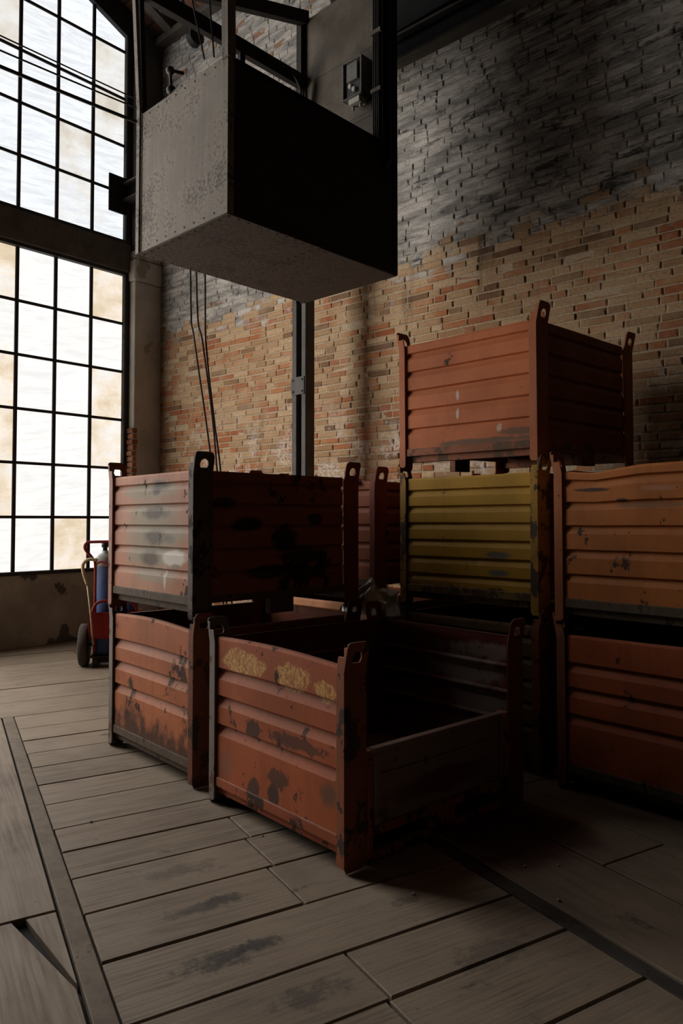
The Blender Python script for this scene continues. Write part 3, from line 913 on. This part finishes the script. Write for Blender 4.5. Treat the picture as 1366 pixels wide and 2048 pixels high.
# ------------------------------------------------------------------ crane: runway beam, column, bridge, operator's cab
M_CRANE = steel('dark crane steel', (.032, .03, .028), 6, .5, .6, (.04, .026, .018))
M_BLACK = steel('sooty black steel', (.012, .0115, .011), 9, .4, .7, (.02, .014, .01))
M_COL_L = steel('grey column steel', (.105, .097, .086), 8, .4, .55, (.05, .04, .03))
rw = thing('crane_runway_beam', 'dark steel crane runway beam high along the brick wall, behind the hanging cab', 'beam', rm(1.5, 0, 5.35))
org = rm(1.5, 0, 5.35)
Mr = Matrix.Translation(-org)
def rpart(name, boxes, mat, parent, base, bevel=.004):
    mb = MB()
    for bx in boxes: mb.rbox(*bx)
    mb.v = [v - base for v in mb.v]
    return mb.build(name, mat, parent, bevel)
rpart('web', [(1.49, 1.51, .03, BMAX, 5.37, 5.55)], M_BLACK, rw, org)  # blacker than the lit flanges: shade on the web painted in
rpart('flange', [(1.435, 1.565, .03, BMAX, 5.55, 5.575)], M_COL_L, rw, org)
rpart('flange', [(1.435, 1.565, .03, BMAX, 5.345, 5.37)], M_COL_L, rw, org)
rpart('end_plate', [(1.25, 1.51, .005, .03, 5.18, 5.64)], M_BLACK, rw, org)

cb = rm(1.5, 3.10, 0)
cl = thing('steel_column', 'latticed steel column of two channels with a batten plate, in front of the brick wall', 'column', cb)
rpart('channel', [(1.44, 1.45, 3.01, 3.065, 0, 5.345), (1.44, 1.56, 3.01, 3.02, 0, 5.345), (1.55, 1.56, 3.01, 3.065, 0, 5.345)], M_COL_L, cl, cb, .002)
rpart('channel', [(1.44, 1.45, 3.135, 3.19, 0, 5.345), (1.44, 1.56, 3.18, 3.19, 0, 5.345), (1.55, 1.56, 3.135, 3.19, 0, 5.345)], M_COL_L, cl, cb, .002)
for z in (.9, 2.68, 4.46):
    bp = rpart('batten_plate', [(1.432, 1.44, 3.005, 3.175, z - .09, z + .08)], M_COL_L, cl, cb, .002)
    mb = MB()
    for b in (3.03, 3.15):
        for dz in (-.06, .05):
            mb.rbox(1.426, 1.433, b - .009, b + .009, z + dz - .009, z + dz + .009)
    mb.v = [v - cb for v in mb.v]
    mb.build('bolt', M_CRANE, bp)
rpart('base_plate', [(1.37, 1.63, 2.94, 3.26, 0, .02)], M_CRANE, cl, cb)

# cab local frame: u to the right (away), v to the left (away), origin at its near lower corner
CN = Vector((-.7013, 4.5043, 3.29)); CL = Vector((-1.4426, 5.1879, 3.29)); CRr = Vector((.4546, 5.6588, 3.29))
cu = (CRr - CN); CU = cu.length; cu = (Matrix.Rotation(math.radians(1.2), 3, 'Z') @ cu).normalized()
cv = Vector((-cu.y, cu.x, 0)); CW = 1.04
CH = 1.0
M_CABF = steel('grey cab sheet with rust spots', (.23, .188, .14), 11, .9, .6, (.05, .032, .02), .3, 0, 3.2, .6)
M_CABD = steel('shade darkened cab sheet', (.022, .017, .014), 12, .4, .65, (.03, .018, .012))  # shade of the unlit cab sides and rails is put into this colour
M_CABB = steel('rust brown cab bottom', (.105, .078, .062), 13, 1.1, .8, (.05, .035, .027), .6, 0, 5)
M_CABE = steel('dull bronze end sheet', (.12, .098, .074), 14, .45, .7, (.05, .038, .025), .3, 0, 5)
cab = thing('crane_cab', 'grey steel crane operator cab hanging open-topped under the roof', 'crane cab', CN, math.atan2(cu.y, cu.x))
HU = 2.0
def rivets(mb, pts, nrm, r=.008):
    n = Vector(nrm); a = n.orthogonal().normalized(); b = n.cross(a)
    for p in pts:
        p = Vector(p); o = len(mb.v)
        for k in range(6):
            t = k * PI / 3
            mb.v.append(p + (a * math.cos(t) + b * math.sin(t)) * r)
        for k in range(6):
            t = k * PI / 3
            mb.v.append(p + n * r * .55 + (a * math.cos(t) + b * math.sin(t)) * r * .55)
        for k in range(6):
            mb.face((o + k, o + (k + 1) % 6, o + 6 + (k + 1) % 6, o + 6 + k), True)
        mb.face([o + 6 + k for k in range(6)], True)
mb = MB()
mb.box(0, .006, .012, CW - .012, .004, CH)
pts = [(0, v, z) for z in (.035, CH - .03) for v in [.03 + i * (CW - .06) / 9 for i in range(10)]] + [(0, v, z) for v in (.022, CW - .05) for z in [.1 + i * .1 for i in range(8)]]
rivets(mb, pts, (-1, 0, 0))
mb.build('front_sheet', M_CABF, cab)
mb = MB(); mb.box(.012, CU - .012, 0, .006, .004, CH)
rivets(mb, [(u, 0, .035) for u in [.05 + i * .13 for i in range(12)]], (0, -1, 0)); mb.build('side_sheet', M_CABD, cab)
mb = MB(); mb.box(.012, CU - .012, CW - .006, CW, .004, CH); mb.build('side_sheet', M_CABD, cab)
mb = MB(); mb.box(.004, CU * .52, .004, CW - .004, -.004, .004); mb.box(CU * .52 - .03, CU - .004, .004, CW - .004, -.007, -.003)
rivets(mb, [(CU * .52 + d, .04 + i * (CW - .08) / 13, -.004 if d < 0 else -.007) for i in range(14) for d in (-.05, .02)] +
       [(.03 + i * (CU - .06) / 20, v, -.006) for i in range(21) for v in (.03, CW - .03)] + [(.03, .04 + i * (CW - .08) / 11, -.004) for i in range(12)], (0, 0, -1))
mb.build('bottom_sheet', M_CABB, cab)
mb = MB(); mb.box(CU - .008, CU, .006, CW + .06, .004, 2.50)
for z in (1.36, 1.92):
    mb.box(CU - .012, CU - .008, .03, CW + .03, z, z + .03)
mb.box(CU - .011, CU - .008, .25, CW * .93, 1.40, 1.70)
rivets(mb, [(CU - .011, v, z) for v in (.58, .62, .72, .76) for z in (1.45, 1.49, 1.58, 1.64)], (-1, 0, 0), .006)
mb.build('end_sheet', M_CABE, cab)
# corner angles
for (u, v, h, m) in ((0, 0, CH, M_CABF), (0, CW, CH, M_CABF), (CU, 0, HU + .25, M_CABD), (CU, CW + .06, HU + .49, M_CABD)):
    mb = MB()
    su = 1 if u == 0 else -1; sv = 1 if v == 0 else -1
    def bx(a0, a1, b0, b1, z0, z1):
        xs = sorted((u + su * a0, u + su * a1)); ys = sorted((v + sv * b0, v + sv * b1))
        mb.box(xs[0], xs[1], ys[0], ys[1], z0, z1)
    bx(-.004, .045, -.004, .0, 0, h); bx(-.004, .0, -.004, .045, 0, h)
    mb.build('corner_angle', m, cab, .001)
# near hanger post and far-left strut, both rising towards the bridge
TOPZ = 6.02 - CN.z
mb = MB()
mb.prism([(-.012, -.012, CH - .02), (.05, -.012, CH - .02), (.05, .0, CH - .02), (-.004, .05, CH - .02), (-.012, .05, CH - .02)], (.0, .03, TOPZ - CH + .02))
mb.build('hanger_post', M_CABF, cab)
mb = MB()
mb.prism([(-.012, CW - .028, .0), (.0, CW - .028, .0), (.0, CW + .012, .0), (-.012, CW + .012, .0)], (0, 0, CH + .02))
mb.prism([(-.012, CW - .028, CH + .02), (.014, CW - .028, CH + .02), (.014, CW + .012, CH + .02), (-.012, CW + .012, CH + .02)], (-.03, .10, TOPZ - CH - .02))
mb.build('hanger_strut', M_CABF, cab)
mb = MB(); mb.prism([(.02, CW - .02, CH), (.055, CW - .02, CH), (.055, CW + .02, CH), (.02, CW + .02, CH)], (-.02, .08, TOPZ - CH)); mb.build('hanger_strut', M_CABD, cab)
# rails of the far side
mb = MB(); mb.box(-.02, CU, CW - .03, CW + .03, 1.88, 2.0); mb.build('hand_rail', M_CABD, cab, .006)
mb = MB(); mb.prism([(.05, CW - .05, 1.97), (CU, CW - .05, 2.465), (CU, CW - .05, 2.58), (.05, CW - .05, 2.085)], (0, .07, 0)); mb.build('top_rail', M_CABD, cab, .004)
for u in (.89,):
    mb = MB(); mb.box(u, u + .05, CW - .03, CW + .01, CH, 1.88); mb.build('rail_post', M_CABD, cab)
mb = MB(); mb.box(CU - .05, CU - .01, CW - .0, CW + .05, CH, 2.46); mb.build('rail_post', M_CABD, cab)
mb = MB(); mb.box(0, CU, -.0, .03, CH - .03, CH); mb.build('rim_bar', M_CABD, cab)
# bent conduits coming off the hand rail
for k in range(3):
    mb = MB()
    mb.tube(bez([(CU - .55 + .05 * k, CW - .045, 1.96 - .01 * k), (CU - .28 + .05 * k, CW - .05, 1.95), (CU - .14 + .03 * k, CW - .06, 1.87), (CU - .10 + .03 * k, CW - .06, 1.68), (CU - .10 + .03 * k, CW - .06, .9)]), .011, 8)
    mb.build('conduit', M_CRANE, cab)
# cable mast on the near right corner
mb = MB(); mb.box(CU - .16, CU - .012, .006, .10, .75, TOPZ); mb.build('cable_mast', M_CABD, cab, .004)
for k in range(4):
    mb = MB(); mb.tube([(CU - .172, .09 - .018 * k, z) for z in (.9, 1.4, TOPZ)], .0065, 6); mb.build('mast_cable', M_CRANE, cab)
for z in (1.40, 1.86):
    mb = MB(); mb.box(CU - .185, CU - .16, .01, .11, z, z + .03); mb.build('cable_clip', M_CABE, cab)
mb = MB(); mb.tube(bez([(CU - .10, -.012, TOPZ), (CU - .10, -.012, 1.4), (CU - .10, -.014, .95), (CU - .11, -.014, .85), (CU - .17, -.012, .78)]), .015, 8); mb.build('hose', M_CRANE, cab)
# the open control box on the end sheet
M_BOX = steel('grey control box', (.17, .16, .145), 21, .1, .5)
M_BLK = NT('black bakelite').surf((.012, .011, .01), .5)
M_CER = NT('pale ceramic').surf((.42, .38, .31), .4)
x0 = CU - .012
bz, bv, bw, bh, bd = 1.49, .245, .205, .31, .13
mb = MB()
mb.box(x0 - bd, x0, bv, bv + .008, bz, bz + bh); mb.box(x0 - bd, x0, bv + bw - .008, bv + bw, bz, bz + bh)
mb.box(x0 - bd, x0, bv, bv + bw, bz, bz + .008); mb.box(x0 - bd, x0, bv, bv + bw, bz + bh - .008, bz + bh)
mb.box(x0 - .02, x0, bv, bv + bw, bz, bz + bh)
cbx = mb.build('control_box', M_BOX, cab)
mb = MB(); mb.box(x0 - bd + .02, x0 - bd + .03, bv + .008, bv + bw - .008, bz + .008, bz + bh - .008); mb.build('back_board', M_BLK, cbx)
mb = MB(); mb.box(x0 - bd + .005, x0 - bd + .02, bv + .05, bv + .165, bz + .14, bz + .285)
rivets(mb, [(x0 - bd + .005, bv + .108, bz + q) for q in (.16, .205, .25)], (-1, 0, 0), .006); mb.build('cover_plate', M_BOX, cbx, .012)
for (a, c) in ((.125, .10), (.085, .065)):
    mb = MB(); mb.lathe([(.022, 0), (.022, .016), (.014, .022), (.008, .022)], 16, Matrix.Translation((x0 - bd + .02, bv + a, bz + c)) @ Matrix.Rotation(-PI / 2, 4, 'Y')); mb.build('fuse_cap', M_CER, cbx)
mb = MB(); mb.box(x0 - bd + .01, x0 - .03, bv + .03, bv + .15, bz - .05, bz); mb.build('terminal_cover', M_CER, cbx, .006)
for a in (.05, .13):
    mb = MB(); mb.lathe([(.012, -.085), (.012, -.05)], 10, Matrix.Translation((x0 - bd + .05, bv + a, bz))); mb.build('cable_gland', M_CER, cbx)
# insulator clamp standing on the near-window rim
mb = MB()
cx, cyv = .05, .675
def sph(c, r): mb.lathe([(max(.001, r * math.cos(a)), r * math.sin(a)) for a in [(-PI / 2) + PI * i / 8 for i in range(9)]], 12, Matrix.Translation(c))
sph((.03, cyv, CH + .055), .034); sph((.03, cyv + .015, CH + .20), .03)
mb.tube([(.03, cyv, CH + .055), (.03, cyv + .015, CH + .20)], .011, 8)
mb.box(.02, .06, cyv - .13, cyv, CH - .02, CH + .035)
mb.tube([(.03, cyv + .015, CH + .20), (.12, cyv - .01, CH + .21)], .012, 8)
mb.build('insulator_clamp', M_COL_L, cab)

# bridge above the frame that carries the cab, resting on the runway
lu = lambda u, v, z: CN + cu * u + cv * v + Vector((0, 0, z - CN.z))
br = thing('crane_bridge', 'black crane bridge girder crossing above the hanging cab', 'girder', lu(0, 0, 6.03), math.atan2(cu.y, cu.x))
mb = MB(); mb.box(-6.5, CU + .62, -.02, .22, .0, .42); mb.build('girder', M_BLACK, br, .006)
mb = MB(); mb.box(CU + .42, CU + .58, -.9, CW + .1, -.445, .25); mb.build('added_carriage', M_BLACK, br, .006)  # added carriage, its black covers the dim wall above the runway
mb = MB(); mb.box(-.2, .35, .22, CW + .22, .02, .14); mb.build('cross_bearer', M_BLACK, br, .004)

# ------------------------------------------------------------------ ropes, wires, pulley
M_ROPE = NT('dark wire rope').surf((.025, .021, .018), .8)
ropes = [[(-1.49, 7.16, 5.7), (-1.46, 7.12, 3.55), (-1.40, 7.04, 3.08), (-1.19, 6.9, 1.75), (-1.02, 6.75, .0)],
         [(-1.44, 7.16, 5.7), (-1.40, 7.12, 3.55), (-1.33, 7.06, 3.1), (-1.22, 6.96, 2.4), (-1.15, 6.9, 1.75), (-1.0, 6.8, .0)],
         [(-1.34, 7.16, 5.7), (-1.32, 7.12, 3.55), (-1.29, 7.06, 3.0), (-1.195, 6.97, 2.3), (-1.12, 6.93, 1.75), (-.95, 6.84, .0)]]
for p, lab in zip(ropes, ('leftmost of the dark wire ropes slanting down below the cab', 'middle dark wire rope running down below the cab', 'rightmost dark wire rope below the cab, joining the middle one')):
    mb = MB(); mb.tube(bez(p, 6), .009, 6)
    tag(mb.build('wire_rope', M_ROPE), lab, 'rope', 'wire ropes below the cab')
wires = [((-.0, CW + .05, 1.15), 0, .06, .005, 'topmost of the thin cables strung across the upper window'),
         ((-.0, CW + .05, 1.085), 0, .13, .006, 'middle thin cable strung across the upper window'),
         ((-.0, CW + .02, .965), 0, .13, .012, 'thick lowest cable strung across the upper window')]
for (a, ln, sg, r, lab) in wires:
    p0 = CN + cu * a[0] + cv * a[1] + Vector((0, 0, a[2]))
    p1 = rm(T0 + .02, (p0 - RO).dot(RB) + .1, p0.z)
    mb = MB(); mb.tube([p0.lerp(p1, s) - Vector((0, 0, sg * 4 * s * (1 - s))) for s in [i / 40 for i in range(41)]], r, 6)
    tag(mb.build('overhead_cable', M_ROPE), lab, 'cable', 'overhead cables by the window')
bl = thing('pulley_block', 'black pulley block hanging below the roof near the corner', 'pulley', (-1.62, 7.35, 6.45), math.radians(44))
mb = MB(); mb.box(-.24, .14, -.05, .05, .0, .14); mb.box(.10, .20, -.03, .03, -.12, .10); mb.build('housing', M_BLACK, bl, .02)
mb = MB(); mb.lathe([(.02, -.04), (.085, -.04), (.06, 0), (.085, .04), (.02, .04)], 18, Matrix.Translation((.16, 0, -.10)) @ Matrix.Rotation(PI / 2, 4, 'X')); mb.build('sheave', M_BLACK, bl)
mb = MB(); mb.tube([(.05, 0, .12), (-.15, 0, .55), (-.2, 0, 1.0)], .02, 8); mb.tube([(-.2, 0, .1), (-.45, 0, .45), (-.6, 0, .95)], .012, 8); mb.build('hanger', M_COL_L, bl)
for k, (a, b, lab) in enumerate((((-.05, .18, CH + .02), (-.25, .5, TOPZ + .02), 'left thin rope tied to the near top corner of the cab'), ((-.02, .12, CH + .02), (-.1, .25, TOPZ + .02), 'right thin rope tied to the near top corner of the cab'))):
    p0 = CN + cu * a[0] + cv * a[1] + Vector((0, 0, a[2])); p1 = CN + cu * b[0] + cv * b[1] + Vector((0, 0, b[2]))
    mb = MB(); mb.tube([p0.lerp(p1, i / 6) for i in range(7)], .006, 6)
    tag(mb.build('thin_rope', M_ROPE), lab, 'rope', 'thin ropes above the cab')

# ------------------------------------------------------------------ gas cylinder trolley by the window
TX, TY = -2.19, 7.25
tr_ = math.radians(11)
M_TRED = paint('trolley red paint', (.30, .028, .022), 31, .35, dust=.2)
M_RUB = steel('dusty rubber', (.075, .065, .055), 32, .3, .85)
M_TAN = NT('tan rubber hose').surf((.50, .38, .22), .6)
M_BLUE = paint('cylinder blue paint', (.055, .085, .20), 33, .2, dust=.2)
M_PALE = paint('pale cylinder shoulder', (.42, .42, .40), 34, .2, dust=.2)
trl = thing('gas_trolley', 'red two-wheeled gas cylinder trolley standing by the window', 'trolley', (TX, TY, 0), tr_)
for sx in (-1, 1):
    mb = MB()
    mb.lathe([(.155, -.034), (.188, -.04), (.2, -.03), (.2, .03), (.188, .04), (.155, .034)], 32, Matrix.Translation((sx * .29, 0, .2)) @ Matrix.Rotation(PI / 2, 4, 'Y'))
    wh = mb.build('wheel', M_RUB, trl)
    mb = MB(); mb.lathe([(.05, -.045), (.05, -.02), (.152, -.02), (.152, .02), (.05, .02), (.05, .045)], 24, Matrix.Translation((sx * .29, 0, .2)) @ Matrix.Rotation(PI / 2, 4, 'Y'))
    mb.build('hub', M_CRANE, wh)
mb = MB(); mb.tube([(-.27, 0, .2), (.27, 0, .2)], .014, 10); mb.build('axle', M_CRANE, trl)
mb = MB()
mb.tube(bez([(-.19, -.06, .12), (-.19, -.06, .5), (-.19, -.06, .95), (-.215, -.07, 1.03), (-.28, -.09, 1.12), (-.27, -.10, 1.175), (-.2, -.10, 1.19), (.2, -.10, 1.19), (.27, -.10, 1.175), (.28, -.09, 1.12), (.215, -.07, 1.03), (.19, -.06, .95), (.19, -.06, .5), (.19, -.06, .12)], 6), .014, 10)
mb.build('handle', M_TRED, trl)
mb = MB()
for z in (.97,):
    mb.tube(bez([(-.19, -.06, z), (-.12, -.10, z + .03), (0, -.13, z - .04), (.12, -.10, z + .03), (.19, -.06, z)]), .010, 8)
for x in (-.1, .1):
    mb.tube(bez([(x - .11, -.12, .52), (x - .07, -.13, .60), (x, -.135, .63), (x + .07, -.13, .60), (x + .11, -.12, .52)]), .014, 8)
mb.build('retaining_bar', M_TRED, trl)
mb = MB(); mb.box(-.24, .24, -.135, -.115, .27, .52); mb.box(-.24, -.22, -.135, .12, .27, .52); mb.box(.22, .24, -.135, .12, .27, .52); mb.box(-.22, .22, .105, .12, .27, .50)
mb.build('cradle', M_TRED, trl, .004)
mb = MB(); mb.box(-.22, .22, -.13, .13, .09, .11); mb.box(-.20, -.15, -.13, .10, .0, .09); mb.box(.15, .20, -.13, .10, .0, .09); mb.box(-.16, .16, -.10, -.06, .04, .09); mb.build('foot_plate', M_CRANE, trl, .004)
for k, sx in enumerate((-.108, .108)):
    cy = thing('gas_cylinder', ('blue gas cylinder with a pale shoulder, left one on the red trolley', 'blue gas cylinder, right one on the red trolley, mostly behind the salmon bin')[k], 'gas cylinder',
               Vector((TX, TY, .112)) + Matrix.Rotation(tr_, 3, 'Z') @ Vector((sx, 0, 0)), 0, 'gas cylinders on the trolley')
    mb = MB(); mb.lathe([(.085, 0), (.1, .012), (.1, .84)], 28); mb.build('body', M_BLUE, cy)
    mb = MB(); mb.lathe([(.1, .8405), (.097, .88), (.083, .925), (.058, .955), (.03, .97), (.03, .99)], 28); mb.build('shoulder', M_PALE, cy)
    mb = MB(); mb.lathe([(.022, .985), (.022, 1.02), (.034, 1.025), (.034, 1.07), (.026, 1.08)], 14); mb.build('valve', M_BLK, cy)
hs = thing('torch_hose', 'tan hose with a thin lance hooked beside the left wheel of the trolley', 'hose', (TX, TY, 0), tr_, )
mb = MB(); mb.tube(bez([(-.16, -.16, 1.02), (-.24, -.16, 1.025), (-.29, -.15, .98), (-.285, -.15, .90), (-.25, -.15, .79)], 8), .016, 10); mb.build('hose', M_TAN, hs)
mb = MB(); mb.tube([(-.25, -.15, .79), (-.22, -.15, .55), (-.19, -.155, .22)], .009, 8); mb.build('lance', M_TAN, hs)

# ------------------------------------------------------------------ crumbs of debris on the boards
M_CRUMB = NT('pale crumb').surf((.42, .38, .33), .9)
for i, (x, y) in enumerate([(-1.16, 3.49), (.88, 3.06), (.80, 2.78), (.27, 2.83), (.66, 3.23), (.74, 3.05), (-.35, 3.34), (.12, 3.12)]):
    mb = MB(); r = random.uniform(.004, .008)
    mb.lathe([(r * .6, 0), (r, r * .5), (r * .7, r * 1.1), (r * .2, r * 1.3)], 6)
    for v in mb.v: v += Vector((random.uniform(-1, 1), random.uniform(-1, 1), 0)) * r * .25
    o = mb.build('debris_crumb', M_CRUMB)
    o.location = (x, y, -.001); o.rotation_euler.z = random.uniform(0, 6)
    tag(o, 'small pale crumb of debris on the dark floorboards', 'debris', 'crumbs of debris on the floor')
